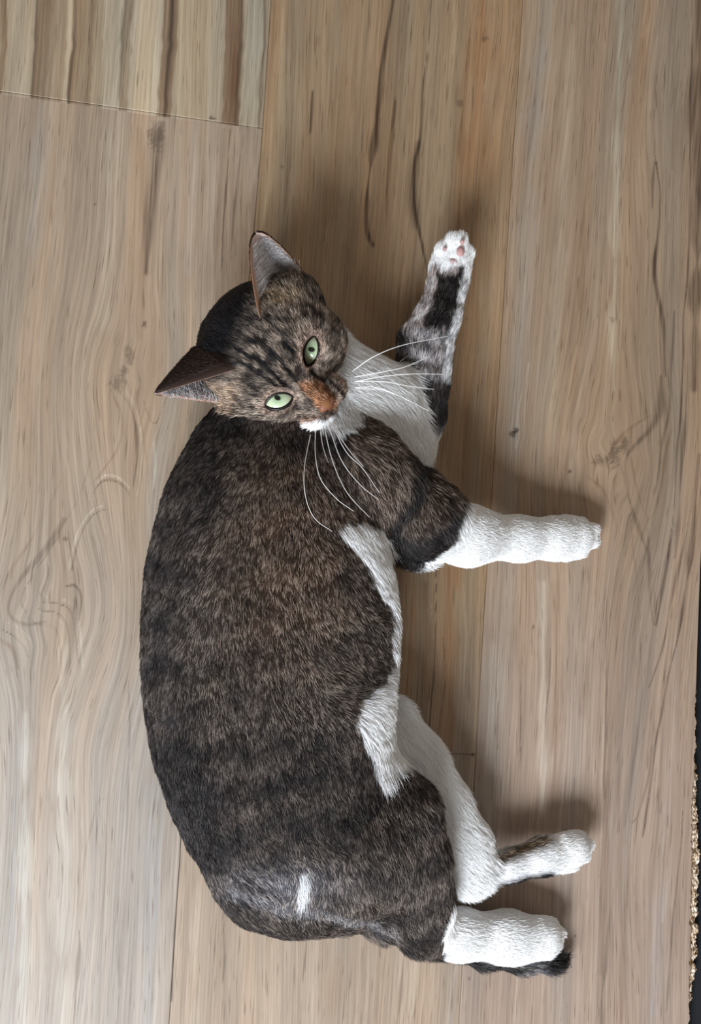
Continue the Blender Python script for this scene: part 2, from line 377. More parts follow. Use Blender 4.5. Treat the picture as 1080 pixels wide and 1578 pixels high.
def cut_edge(Y):
    x = np.interp(Y, _ey, _exx)
    rough = sstep(W(1070., 1040.)[1], W(1070., 1110.)[1], Y)
    return x + rough*(0.0009*noise(Y*420, 0, 0, 3)+0.0006*noise(Y*1100, 1, 0, 4))
pl = plank(seamB, 9, YB, YT, cut_edge)

# crumbled chipboard core showing past the torn print layer
def chipboard():
    ny, nx = 520, 18
    yy = np.linspace(YB, W(1070., 1130.)[1], ny); tt = np.linspace(0, 1, nx)
    Yg, T = np.meshgrid(yy, tt, indexing='ij')
    _, pyy = PX(np.stack([np.full(ny, _exx.mean()), yy, 0*yy], -1))
    wpx = np.interp(pyy, [1120, 1150, 1200, 1260, 1330, 1420, 1500, 1545, 1560, 1700], [0, 4, 9, 14, 17, 16, 13, 9, 1, 0])
    wid = (wpx+1.6*noise(yy*330, 3, 0, 8)+1.0*noise(yy*900, 3, 0, 9))*0.00047
    x0 = cut_edge(yy)-0.0015
    X = x0[:, None]+(0.0015+np.maximum(wid, -0.001))[:, None]*T
    Z = -0.0015-0.0035*T**2+0.0016*fbm(X*900, Yg*600, 0, 15, 2)
    Z[:, 0] = -0.0008
    Z[:, -1] = -TH
    V = np.stack([X, Yg, Z], -1).reshape(-1, 3)
    idx = np.arange(ny*nx).reshape(ny, nx)
    F = np.stack([idx[:-1, :-1], idx[:-1, 1:], idx[1:, 1:], idx[1:, :-1]], -1).reshape(-1, 4)
    n1 = fbm(X*1100, Yg*500, 0, 25, 2).ravel()[:, None]; n2 = noise(X*600, Yg*350, 0, 27).ravel()[:, None]
    col = srgb(196, 172, 146)*(1+.6*n1); col = np.where(n2 > .35, srgb(225, 212, 195), col); col = np.where(n2 < -.5, srgb(110, 82, 58), col)
    o = mesh_np('chipboard_edge', V, F, M_chip, pl, False, np.clip(col, 0, 1)); o['label'] = 'crumbled tan chipboard core along the cut edge'
M_chip = mat_new('chipboard', .9, .1, attr='col')
chipboard()
M_sub = mat_new('dark_gap', .7, .2, (0.012, 0.013, 0.016))
bx = W(1200., 1700.)[0]
us = mesh_np('underlay', [(sx[1]-.4, YB-.05, -TH-.002), (sx[4]+.25, YB-.05, -TH-.002), (sx[4]+.25, YT+.05, -TH-.002), (sx[1]-.4, YT+.05, -TH-.002),
                     (sx[1]-.4, YB-.05, -TH-.012), (sx[4]+.25, YB-.05, -TH-.012), (sx[4]+.25, YT+.05, -TH-.012), (sx[1]-.4, YT+.05, -TH-.012)],
             [(0, 1, 2, 3), (7, 6, 5, 4), (0, 4, 5, 1), (1, 5, 6, 2), (2, 6, 7, 3), (3, 7, 4, 0)], M_sub, floor, False)
us['label'] = 'black strip showing past the cut floor edge'

# ------------------------------------------------------------------ the cat: distance field
def node(px, py, h, r, zs=1.0, off=0):
    h = h/1000.0
    return (*W(float(px), float(py), h), (r-off)*mpp(px, py, h), zs)

FUR = 5   # px left for the coat
PARTS = {}
def chain(part, k, nodes, off=FUR):
    PARTS.setdefault(part, []).append(('chain', k/1000.0, [node(*n, off=off) if len(n) == 5 else node(*n, 1.0, off=off) for n in nodes]))

chain('torso', 14, [(470,612,36,74,.7), (455,655,42,106,.75), (434,718,55,136,.78), (415,790,62,156,.78), (414,870,63,180,.74), (417,960,63,191,.72),
                    (415,1050,62,187,.72), (420,1130,60,178,.73), (436,1200,58,168,.74), (452,1270,55,152,.76), (458,1320,51,118,.82), (500,1362,46,66,.9)])
chain('torso', 20, [(436,1318,46,98,.85), (540,1375,42,56,.9)])
chain('chest', 14, [(478,565,46,72,.85), (556,640,44,88,.72), (600,690,40,62,.75)])
chain('near_arm', 9, [(500,742,66,72,.8), (560,724,76,66,.75), (596,752,74,56,.85), (596,800,60,52,.9)])
chain('near_arm', 3, [(640,760,62,44,.85), (662,792,64,50,.9), (640,826,58,50,.9)])
chain('near_fore', 9, [(648,812,64,54,.9), (720,825,44,46,.9), (800,830,28,34,.9), (852,830,22,32,.85), (886,828,19,33,.75)])
chain('far_arm', 8, [(640,690,28,34,.9), (646,640,30,38,.9), (650,585,33,40,.9), (654,535,36,40,.9), (674,490,38,32,.95), (688,445,38,28,1.0), (694,412,38,28,1.0), (699,391,38,30,.95)])
chain('thigh', 12, [(470,1310,64,100,.8), (556,1300,72,100,.72), (606,1262,70,72,.75), (630,1330,66,62,.8), (642,1390,52,56,.85), (650,1425,38,46,.85)])
chain('near_foot', 8, [(652,1432,32,42,.8), (706,1440,25,38,.85), (780,1444,21,38,.8), (836,1445,19,34,.8)])
chain('low_leg', 8, [(596,1120,34,50,.7), (632,1180,34,52,.6), (668,1245,33,52,.6), (702,1305,32,50,.6), (722,1340,30,38,.7)])
chain('low_foot', 7, [(722,1345,30,32,.8), (785,1334,27,25,.85), (835,1320,25,28,.85), (882,1309,24,31,.75)])
chain('tail', 7, [(440,1372,44,34,.9), (520,1398,34,30,.9), (590,1418,24,26,.9), (660,1450,15,20,.8), (740,1468,12,19,.8), (800,1476,12,19,.8), (846,1478,11,17,.8), (866,1474,9,9,.8)])

# toes: spheres at the end of each paw
def toes(part, k, lst):
    for (px, py, h, r) in lst:
        PARTS[part].append(('chain', k/1000.0, [node(px-0.01, py, h, r, .85), node(px, py, h, r, .85)]))
def toe2(part, k, lst):
    for (a, b_) in lst:
        PARTS[part].append(('chain', k/1000.0, [node(*a), node(*b_)]))
toe2('near_fore', 2.2, [((868,808,20,14,.9),(892,808,17,12.5,.9)), ((878,822,23,14,.9),(910,817,17,12.5,.9)), ((878,838,22,14,.9),(911,834,16,12.5,.9)), ((868,852,17,13,.9),(893,850,14,11.5,.9))])
toe2('low_foot', 2.2, [((866,1298,26,14,.9),(890,1292,20,12.5,.9)), ((876,1308,27,14,.9),(902,1303,20,12.5,.9)), ((874,1320,24,14,.9),(897,1318,18,12,.9)), ((862,1332,18,12,.9),(880,1333,14,10,.9))])
toe2('near_foot', 2.2, [((824,1426,21,14,.9),(846,1426,17,13,.9)), ((834,1439,23,14,.9),(858,1438,17,12.5,.9)), ((832,1454,21,14,.9),(854,1453,15,12,.9)), ((820,1466,16,12,.9),(838,1466,13,11,.9))])
toe2('far_arm', 2.0, [((684,396,42,12,.9),(681,389,44,11,.9)), ((694,384,46,12,.9),(696,373,47,11.5,.9)), ((706,382,46,12,.9),(709,372,46,11.5,.9)), ((714,398,42,12,.9),(719,394,42,11,.9))])

# head frame in millimetres: l across (towards the lower eye), f forward, u up
PHI = math.radians(44)
ZE = 0.105
EYE_O = W(455., 581., ZE)
Lx = np.array([-.56, -.83, 0.0]); dx_ = np.array([.83, -.56, 0.0]); zz = np.array([0, 0, 1.0])
Lx /= np.linalg.norm(Lx); dx_ /= np.linalg.norm(dx_)
HF = math.cos(PHI)*dx_+math.sin(PHI)*zz; HU = -math.sin(PHI)*dx_+math.cos(PHI)*zz; HL = Lx
yaw = math.radians(6)
HF, HL = HF*math.cos(yaw)+HL*math.sin(yaw), HL*math.cos(yaw)-HF*math.sin(yaw)
HR = np.array([HL, HF, HU])
def H(l, f, u): return EYE_O+(np.array([l, f, u])/1000.0) @ HR

def chain_sdf(P, nodes):
    best = None
    for (a, b_) in zip(nodes[:-1], nodes[1:]):
        A = np.array(a[:3]); Bv = np.array(b_[:3]); dv = Bv-A
        zs0, zs1 = a[4], b_[4]
        t = np.clip(((P-A) @ dv)/(dv @ dv+1e-12), 0, 1)
        c = P-A-t[..., None]*dv
        zs = zs0+(zs1-zs0)*t
        r = a[3]+(b_[3]-a[3])*t
        d = (np.sqrt(c[..., 0]**2+c[..., 1]**2+(c[..., 2]/zs)**2)-r)*(0.5+0.5*zs)
        if best is None: best = d
        else:
            k = 0.012; h = np.maximum(k-abs(best-d), 0)/k
            best = np.minimum(best, d)-h*h*k*0.25
    return best

def smin(a, b_, k):
    h = np.maximum(k-abs(a-b_), 0)/k
    return np.minimum(a, b_)-h*h*k*0.25

HEAD = [  # l, f, u, rl, rf, ru, k
 (-6,-38,3, 43,42,34, 0), (23,-24,-13, 22,23,19, 12), (-26,-24,-13, 22,23,19, 12), (-6,-57,-8, 38,27,30, 14),
 (0,-4,-15, 17,19,14, 8), (7.5,13,-20, 9,9.5,8, 5), (-10,12,-18, 10,9.5,9, 5), (0,7,-29, 8.5,10,6, 5),
 (0,-8,8, 17,13,13, 10), (15.5,-11,9, 11,10,8.5, 6), (-15.5,-11,9, 11,10,8.5, 6), (18,-6,-12, 12,10,9, 6), (-18,-6,-12, 12,10,9, 6),
 (25,-38,19, 13,16,14, 8), (-39,-38,12, 16,17,15, 9),
]
def head_sdf(P):
    Q = (P-EYE_O) @ HR.T*1000.0
    best = None
    for (l, f, u, rl, rf, ru, k) in HEAD:
        q = (Q-np.array([l, f, u]))/np.array([rl, rf, ru])
        n = np.sqrt((q**2).sum(-1)); d = (n-1)*min(rl, rf, ru)
        best = d if best is None else smin(best, d, k)
    # nose bridge
    a = np.array([0, -5, 3.0]); b_ = np.array([0, 21.5, -12.5]); dv = b_-a
    t = np.clip(((Q-a) @ dv)/(dv @ dv), 0, 1); d = np.sqrt((((Q-a)-t[..., None]*dv)**2).sum(-1))-(9.0-4.0*t)
    best = smin(best, d, 4)
    # mouth crease and philtrum
    a = np.array([0, 25.0, -25.0])
    return best/1000.0

# eyes: place, opening axis taken from the photo
EYES = []
for (ex, ey, oc, ic, half_w) in [(482.5, 540.5, (485, 517), (474, 566), 11.5), (429.0, 619.5, (408, 625), (452, 611), 12.0)]:
    Q0 = W(float(ex), float(ey), ZE+0.003)
    view = CAM-Q0; view /= np.linalg.norm(view)
    a0 = W(float(oc[0]), float(oc[1]), ZE+0.003); a1 = W(float(ic[0]), float(ic[1]), ZE+0.003)
    axis = a1-a0; hl = np.linalg.norm(axis)/2; axis -= view*(axis @ view); axis /= np.linalg.norm(axis)
    side = np.cross(view, axis)
    EYES.append(dict(c=Q0, v=view, a=axis, s=side, hl=hl, hw=half_w*mpp(ex, ey, ZE), cen=(a0+a1)/2))

def almond(P, e, grow=0.0):              # <0 inside the eye opening
    q = P-e['cen']; x = q @ e['a']; y = q @ e['s']
    hl, hw = e['hl']+grow, e['hw']+grow
    rr = (hl*hl+hw*hw)/(2*hw); yc = rr-hw
    return np.maximum(np.hypot(x, y+yc), np.hypot(x, y-yc))-rr

def part_sdf(part, P):
    if part == 'head': return head_sdf(P)
    d = None
    for (_, k, nodes) in PARTS[part]:
        q = chain_sdf(P, nodes)
        d = q if d is None else smin(d, q, k)
    return d
ORDER = ['torso', 'chest', 'thigh', 'low_leg', 'near_arm', 'near_fore', 'far_arm', 'near_foot', 'low_foot', 'tail', 'head']
BLEND = dict(chest=.022, thigh=.020, low_leg=.012, near_arm=.014, near_fore=.012, far_arm=.012, near_foot=.010, low_foot=.008, tail=.008, head=.007)

allp = np.array([n[:3] for p in PARTS.values() for ch in p for n in ch[2]]); rad = np.array([n[3] for p in PARTS.values() for ch in p for n in ch[2]])
lo = (allp-rad[:, None]).min(0)-.008; hi = (allp+rad[:, None]).max(0)+.008
hc = H(0, -30, 5); lo = np.minimum(lo, hc-.075); hi = np.maximum(hi, hc+.075); lo[2] = -.004
ST = 0.0018
gx, gy, gz = [np.arange(lo[i], hi[i], ST) for i in range(3)]
FLD = np.full((len(gx), len(gy), len(gz)), 0.05, np.float32)
def bounds(part):
    if part == 'head': return hc-.095, hc+.085
    ns = np.array([n[:4] for ch in PARTS[part] for n in ch[2]])
    return (ns[:, :3]-ns[:, 3:4]).min(0)-.024, (ns[:, :3]+ns[:, 3:4]).max(0)+.024
for part in ORDER:
    a, b_ = bounds(part)
    sl = [slice(max(0, int((a[i]-lo[i])/ST)), min(len(g), int((b_[i]-lo[i])/ST)+2)) for i, g in enumerate((gx, gy, gz))]
    P = np.stack(np.meshgrid(gx[sl[0]], gy[sl[1]], gz[sl[2]], indexing='ij'), -1)
    d = part_sdf(part, P).astype(np.float32)
    cur = FLD[sl[0], sl[1], sl[2]]
    FLD[sl[0], sl[1], sl[2]] = d if part == 'torso' else smin(cur, d, BLEND[part])
# eyelids bulge over the eyeball, then the opening is cut
ER = 0.0105
for e in EYES:
    a, b_ = e['c']-.02, e['c']+.02
    sl = [slice(max(0, int((a[i]-lo[i])/ST)), min(len(g), int((b_[i]-lo[i])/ST)+2)) for i, g in enumerate((gx, gy, gz))]
    P = np.stack(np.meshgrid(gx[sl[0]], gy[sl[1]], gz[sl[2]], indexing='ij'), -1)
    al = almond(P, e, 0.0006)
    deep = -((P-e['c']) @ e['v'])-0.011
    ball = (np.linalg.norm(P-(e['c']-e['v']*(ER+.0012)), axis=-1)-(ER+.0012)).astype(np.float32)
    FLD[sl[0], sl[1], sl[2]] = smin(FLD[sl[0], sl[1], sl[2]], ball, .004)
    FLD[sl[0], sl[1], sl[2]] = np.maximum(FLD[sl[0], sl[1], sl[2]], -np.maximum(al, deep))
# rest on the floor
zz3 = gz[None, None, :]
FLD = np.maximum(FLD, (0.0006-zz3).astype(np.float32))

def surface_nets(Fd, lo, st):
    s = Fd < 0
    nx, ny, nz = Fd.shape
    cells = np.zeros((nx-1, ny-1, nz-1), np.int8)
    for a in (0, 1):
        for b_ in (0, 1):
            for c in (0, 1): cells += s[a:nx-1+a, b_:ny-1+b_, c:nz-1+c]
    act = (cells > 0) & (cells < 8)
    ii = np.argwhere(act); vid = np.full(act.shape, -1, np.int32); vid[act] = np.arange(len(ii))
    acc = np.zeros((len(ii), 3)); cnt = np.zeros(len(ii))
    corners = [(a, b_, c) for a in (0, 1) for b_ in (0, 1) for c in (0, 1)]
    for p in corners:
        for ax_ in range(3):
            if p[ax_] == 1: continue
            q = list(p); q[ax_] = 1
            v0 = Fd[ii[:, 0]+p[0], ii[:, 1]+p[1], ii[:, 2]+p[2]]; v1 = Fd[ii[:, 0]+q[0], ii[:, 1]+q[1], ii[:, 2]+q[2]]
            m = (v0 < 0) != (v1 < 0); t = np.where(m, v0/np.where(m, v0-v1, 1), 0)
            pt = np.tile(np.array(p, float), (len(ii), 1)); pt[:, ax_] += t
            acc[m] += pt[m]; cnt[m] += 1
    V = lo+(ii+acc/cnt[:, None])*st
    Fs = []
    for ax_ in range(3):
        sh = [slice(0, n) for n in Fd.shape]; sh1 = list(sh)
        sh[ax_] = slice(0, Fd.shape[ax_]-1); sh1[ax_] = slice(1, Fd.shape[ax_])
        a = s[tuple(sh)]; b_ = s[tuple(sh1)]
        o1, o2 = [(1, 2), (2, 0), (0, 1)][ax_]
        idx = np.argwhere(a != b_)
        ok = (idx[:, o1] > 0) & (idx[:, o2] > 0) & (idx[:, o1] < Fd.shape[o1]-1) & (idx[:, o2] < Fd.shape[o2]-1)
        idx = idx[ok]
        e1 = np.zeros(3, int); e1[o1] = 1; e2 = np.zeros(3, int); e2[o2] = 1
        def g(k): return vid[k[:, 0], k[:, 1], k[:, 2]]
        q = np.stack([g(idx-e1-e2), g(idx-e2), g(idx), g(idx-e1)], -1)
        flip = ~a[idx[:, 0], idx[:, 1], idx[:, 2]]
        q[flip] = q[flip][:, ::-1]
        Fs.append(q)
    return V, np.concatenate(Fs)

BV, BF = surface_nets(FLD, lo, ST)
def smooth(V, Fq, it, lam=0.5):
    e = np.concatenate([Fq[:, [0, 1]], Fq[:, [1, 2]], Fq[:, [2, 3]], Fq[:, [3, 0]]]); e = np.concatenate([e, e[:, ::-1]])
    n = len(V); deg = np.bincount(e[:, 0], minlength=n)
    for _ in range(it):
        s = np.stack([np.bincount(e[:, 0], weights=V[e[:, 1], i], minlength=n) for i in range(3)], -1)/deg[:, None]
        V = V+lam*(s-V)
    return V
BV = smooth(BV, BF, 3)
def vnormals(V, Fq):
    a, b_, c, d = [V[Fq[:, i]] for i in range(4)]
    fn = np.cross(c-a, d-b_); n = np.zeros_like(V)
    for i in range(3):
        for k in range(4): n[:, i] += np.bincount(Fq[:, k], weights=fn[:, i], minlength=len(V))
    return n/(np.linalg.norm(n, axis=1)[:, None]+1e-12), np.linalg.norm(fn, axis=1)/2
BN, BA = vnormals(BV, BF)
print('body verts', len(BV), 'camera height', CH, 'f', FPX)

def part_of(P):
    D_ = np.stack([part_sdf(p, P) for p in ORDER], -1)
    return np.argmin(D_, -1)
BPART = part_of(BV)
PI_ = {p: i for i, p in enumerate(ORDER)}

# ------------------------------------------------------------------ coat colours
def mixc(c, tgt, a): return c*(1-a[..., None])+tgt*a[..., None]
BELLY = [(518,818),(532,803),(556,800),(585,812),(604,838),(640,880),(690,960),(690,1080),(700,1140),(735,1300),(700,1230),(640,1180),(628,1172),(606,1182),(589,1208),(575,1165),(553,1125),(552,1090),(570,1066),(592,1052),(604,1020),(600,985),(604,955),(592,925),(572,888),(548,845)]
HEAD_STRIPES = [  # px polylines on the forehead and cheeks
 ([(455,605),(430,580),(405,560),(375,545)], 5.0, .9), ([(440,603),(412,582),(385,565),(350,560)], 4.5, .85), ([(462,590),(440,562),(412,540),(388,530)], 4.2, .8),
 ([(468,560),(452,545),(440,520),(415,500)], 4.2, .75), ([(476,566),(466,556),(452,548),(440,536)], 5.5, .9), ([(474,564),(484,580),(502,590)], 5, .95), ([(484,623),(499,633),(508,637)],2.2,.8), ([(528,624),(523,606),(511,592)],3.2,.9), ([(400,560),(372,540),(350,532)], 4, .8), ([(420,540),(396,520)], 4, .8), ([(430,560),(400,535),(375,515)], 3.6, .6),
 ([(520,505),(528,490),(526,478),(510,470)], 5, .7), ([(498,500),(480,492),(462,498)], 3.5, .5), ([(488,486),(462,480),(440,488)], 3.5, .5),
 ([(512,520),(530,535),(540,560)], 4, .6), ([(505,560),(520,570),(535,575)], 3.5, .45), ([(400,630),(380,625),(360,600)], 3.5, .5), ([(412,650),(390,645),(365,625)], 3, .5),
 ([(440,645),(420,655),(400,655)], 2.8, .4), ([(405,600),(385,590),(360,585)], 3.5, .5), ([(495,470),(500,450),(490,430)], 6, .6), ([(532,520),(524,500)], 4, .7)]
def coat(P, part, seed=0):
    """sRGB-ish linear colour of the coat at points P; returns colour and a white mask"""
    x, y = PX(P); z = P[:, 2]
    n1 = fbm(P[:, 0]*95, P[:, 1]*95, z*95, 101, 3); n2 = fbm(P[:, 0]*260, P[:, 1]*260, z*260, 111, 2)
    n3 = noise(P[:, 0]*38, P[:, 1]*38, z*38, 121)
    dark = srgb(34, 30, 31); mid = srgb(84, 72, 65); warm = srgb(104, 82, 66); pale = srgb(150, 138, 125); white = srgb(249, 249, 251)
    t = PI_
    c = np.tile(mid, (len(P), 1))
    wm = np.zeros(len(P))
    # tabby bands across the body
    band = np.sin(y*0.085+x*0.012+2.4*n3+1.3*noise(x/70, y/70, 0, 131))
    darkness = 0.50+0.12*band+0.34*n1+.12*n3
    # browner flank, darker spine and haunch
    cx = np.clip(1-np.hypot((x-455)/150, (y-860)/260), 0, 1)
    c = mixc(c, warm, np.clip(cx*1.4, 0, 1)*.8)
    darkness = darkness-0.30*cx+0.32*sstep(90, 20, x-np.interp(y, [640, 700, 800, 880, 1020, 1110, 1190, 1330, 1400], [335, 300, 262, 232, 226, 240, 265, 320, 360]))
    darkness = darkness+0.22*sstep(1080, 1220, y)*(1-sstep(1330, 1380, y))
    rumpgrey = np.exp(-((x-430)/90)**2-((y-1355)/32)**2)
    ridge, _ = seg_dist(x, y, [(350, 1370), (430, 1397), (500, 1405), (600, 1432)])
    is_t = (part == t['torso']) | (part == t['thigh']) | (part == t['tail'])
    darkness = np.where(is_t, darkness-.55*rumpgrey, darkness)
    c = np.where((is_t & (rumpgrey > 0.05))[:, None], mixc(c, srgb(122, 120, 128), np.clip(rumpgrey*.9, 0, 1)), c)
    rg = np.exp(-(ridge/9)**2)*is_t
    c = mixc(c, srgb(150, 152, 160), np.clip(rg*(.55+.6*n2), 0, 1)); darkness = darkness-rg*.4  # highlight along the rump edge, painted into the coat colour
    # thigh: soft black stripes
    th = part == t['thigh']
    sth = np.sin((x*.35+y)*0.11+2.0*n3)
    darkness = np.where(th, 0.52+0.20*sth+.22*n1-.4*rumpgrey+.25*np.exp(-((x-640)/60)**2-((y-1450)/40)**2), darkness)
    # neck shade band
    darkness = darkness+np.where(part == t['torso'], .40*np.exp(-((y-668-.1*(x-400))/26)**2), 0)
    # near arm: crease shade painted into the coat, plus the black cuff
    na = (part == t['near_arm']) | (part == t['near_fore'])
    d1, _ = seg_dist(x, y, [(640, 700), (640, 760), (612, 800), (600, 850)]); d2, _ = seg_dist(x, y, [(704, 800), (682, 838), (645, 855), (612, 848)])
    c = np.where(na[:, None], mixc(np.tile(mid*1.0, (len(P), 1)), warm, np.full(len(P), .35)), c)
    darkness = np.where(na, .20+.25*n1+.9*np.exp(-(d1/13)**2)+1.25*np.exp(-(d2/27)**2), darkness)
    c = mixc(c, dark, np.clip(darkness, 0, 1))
    jag = 9*n2+6*n1
    # white areas
    sd = poly_sd(x, y, BELLY)+jag*.7
    wm = np.where((part == t['torso']), 1-sstep(-3, 4, sd), wm)
    wm = np.where(part == t['thigh'], (1-sstep(-3, 4, sd))*(y < 1215), wm)
    wm = np.where(part == t['torso'], np.maximum(wm, (x > 596+jag*.4)*(y > 830)*(y < 1200)*1.0*(z < .05)), wm)
    spot = np.hypot((x-470)/11, (y-1362)/24)+.35*n2
    wm = np.where(is_t, np.maximum(wm, .8*(1-sstep(.6, 1.2, spot))), wm)
    wm = np.where(part == t['chest'], np.where((x < 500) & (y > 650), 0, 1.0), wm)
    chw = sstep(-4, 4, np.interp(x, [470, 495, 530, 580, 620, 650], [600, 662, 657, 655, 668, 690])+jag*.5-y)*(x > 490)
    wm = np.where((part == t['torso']) | (part == t['near_arm']), np.maximum(wm, chw), wm)
    # sleeve edge of the near foreleg
    e = (x-np.interp(y, [760, 775, 840, 868, 880], [714, 711, 692, 650, 630]))+jag*.5
    wm = np.where(na, sstep(-3, 3, e), wm)
    wm = np.where((part == t['near_arm']) & (x > 640) & (y < 735) & (y > 690), 0, wm)
    wm = np.where(part == t['near_foot'], sstep(-3, 3, x-np.interp(y, [1360, 1400, 1480], [712, 690, 680])+jag*.5), wm)
    wm = np.where((part == t['thigh']) & (x > np.interp(y, [1360, 1400, 1480], [712, 690, 680])+jag*.3) & (y > 1370), 1, wm)
    wm = np.where((part == t['low_leg']) | (part == t['low_foot']), 1.0, wm)
    lf = (part == t['low_foot'])
    dk, _ = seg_dist(x, y, [(738, 1372), (790, 1362), (840, 1350)])
    a_dk = np.clip(1.2*np.exp(-(dk/7)**2)*(x > 728), 0, 1)*lf
    tk, _ = seg_dist(x, y, [(768, 1322), (800, 1310), (832, 1298)]); a_tk = 1.3*np.exp(-((tk)/11)**2)*lf*(x > 748)*.8
    c = np.where(wm[:, None] > 0, mixc(c, white, np.clip(wm, 0, 1)), c)
    c = mixc(c, dark, a_dk); c = mixc(c, srgb(110, 92, 72), np.clip(a_tk, 0, 1))
    wm = wm*(1-np.clip(a_dk+a_tk, 0, 1))
    # tail
    tl = (part == t['tail']) & (x > 600)
    ct = mixc(np.tile(dark*.7, (len(P), 1)), srgb(140, 140, 145), np.clip(np.exp(-((x-812)/18)**2)+.2*n1, 0, 1)*.7)
    c = np.where(tl[:, None], ct, c); wm = np.where(tl, 0, wm)
    # far arm
    fa = part == t['far_arm']
    ca = np.tile(srgb(196, 184, 182), (len(P), 1)); ca = mixc(ca, srgb(96, 80, 74), np.clip(.30+.8*n2, 0, 1))
    bd = poly_sd(x, y, [(668,422),(683,434),(700,428),(713,414),(711,450),(702,482),(692,524),(660,524),(648,508),(666,470),(672,445)])+jag*.35
    ca = mixc(ca, dark*.55, np.clip(1-sstep(-2, 3, bd), 0, 1))
    low = np.clip(.45+.4*np.sin(y*.20-x*.05+1.0*n1+1.0)+.35*n2+.6*sstep(640, 622, x)+.8*sstep(585, 600, y), 0, 1)
    ca2 = mixc(np.tile(srgb(150, 145, 148), (len(P), 1)), srgb(48, 42, 42), low)
    left = sstep(25, -5, x-np.interp(y, [500, 560, 640], [612, 600, 600]))
    ca = np.where((y > 515+jag*.5)[:, None], ca2, ca)
    rim = sstep(-9, -2, x-np.interp(y, [380, 430, 480, 520, 560, 620, 680], [730, 716, 706, 694, 688, 682, 670]))
    ca = mixc(ca, white, np.clip(rim, 0, 1)*.75*(y < 600)*.8)
    pw = 1-sstep(-3, 3, y-np.interp(x, [640, 660, 668, 682, 694, 712, 722], [440, 432, 416, 424, 420, 414, 470])+jag*.3)
    ca = mixc(ca, white, pw)
    lowwhite = sstep(665, 690, y+jag)
    ca = mixc(ca, white, lowwhite)
    c = np.where(fa[:, None], ca, c); wm = np.where(fa, np.clip(pw+lowwhite+rim*.5, 0, 1), wm)
    # head
    hd = part == t['head']
    Q = (P-EYE_O) @ HR.T*1000.0
    ch = np.tile(srgb(142, 127, 114), (len(P), 1)); ch = mixc(ch, srgb(48, 40, 37), np.clip(.46+1.0*n2+.35*n1, 0, 1))
    back = sstep(418, 362, x+.35*(y-500)+jag*.6)
    ch = mixc(ch, srgb(28, 27, 31), back)
    topd = np.exp(-((x-500)/42)**2-((y-438)/28)**2); ch = mixc(ch, srgb(58, 46, 38), np.clip(topd*.9, 0, 1))
    wp = np.exp(-((x-440)/24)**2-((y-462)/12)**2); ch = mixc(ch, srgb(190, 165, 130), np.clip(wp*(.5+n2), 0, 1))
    wp = np.exp(-((x-352)/22)**2-((y-610)/24)**2); ch = mixc(ch, srgb(180, 150, 125), np.clip(wp*(.8+n2), 0, 1))
    for pts, w, st in HEAD_STRIPES:
        d, tt = seg_dist(x+2*n1*2, y+2*n2, pts); ch = mixc(ch, srgb(14, 12, 14), np.clip(1.1*st*(1-sstep(.35, 1.15, d/w)), 0, 1))
    # warm nose bridge, white muzzle underside, pale rims round the eyes
    nb, _ = seg_dist(x, y, [(478, 592), (492, 606), (503, 620)]); ch = mixc(ch, srgb(152, 104, 72), np.clip(1.1*(1-sstep(9, 18, nb+.25*jag))*sstep(582, 600, y), 0, 1))
    wk = np.exp(-((x-540)/14)**2-((y-590)/15)**2); ch = mixc(ch, srgb(130, 84, 58), np.clip(wk*(.9+.8*n2), 0, 1))
    wk = np.exp(-((x-486)/22)**2-((y-652)/8)**2); ch = mixc(ch, srgb(170, 122, 98), np.clip(wk, 0, 1))
    wmuz = np.clip(sstep(0, 5, y-np.interp(x, [330, 380, 430, 470, 500, 520, 535, 550], [668, 661, 653, 648, 643, 633, 621, 611])+.25*jag), 0, 1)
    ch = mixc(ch, white, wmuz)
    for e in EYES:
        al = almond(P, e); front = ((P-e['c']) @ e['v']) > -0.012
        ch = np.where((front & (al < .0045))[:, None], mixc(ch, srgb(178, 150, 135), np.clip(sstep(.0045, .0018, al), 0, 1)*.55), ch)
    c = np.where(hd[:, None], ch, c); wm = np.where(hd, wmuz, wm)
    return np.clip(c, .004, .95), wm

bcol, bwm = coat(BV, BPART)
cat = bpy.data.objects.new('cat', None); C.objects.link(cat)
cat.location = (0, 0, 0)
cat['label'] = 'brown tabby cat with white legs lying on its side on the laminate floor, looking up'
cat['category'] = 'cat'
M_skin = mat_new('coat_skin', .8, .1, attr='col')
body = mesh_np('body', BV, BF, M_skin, cat, True, bcol*np.where(bwm > .5, 1.0, .7)[:, None])

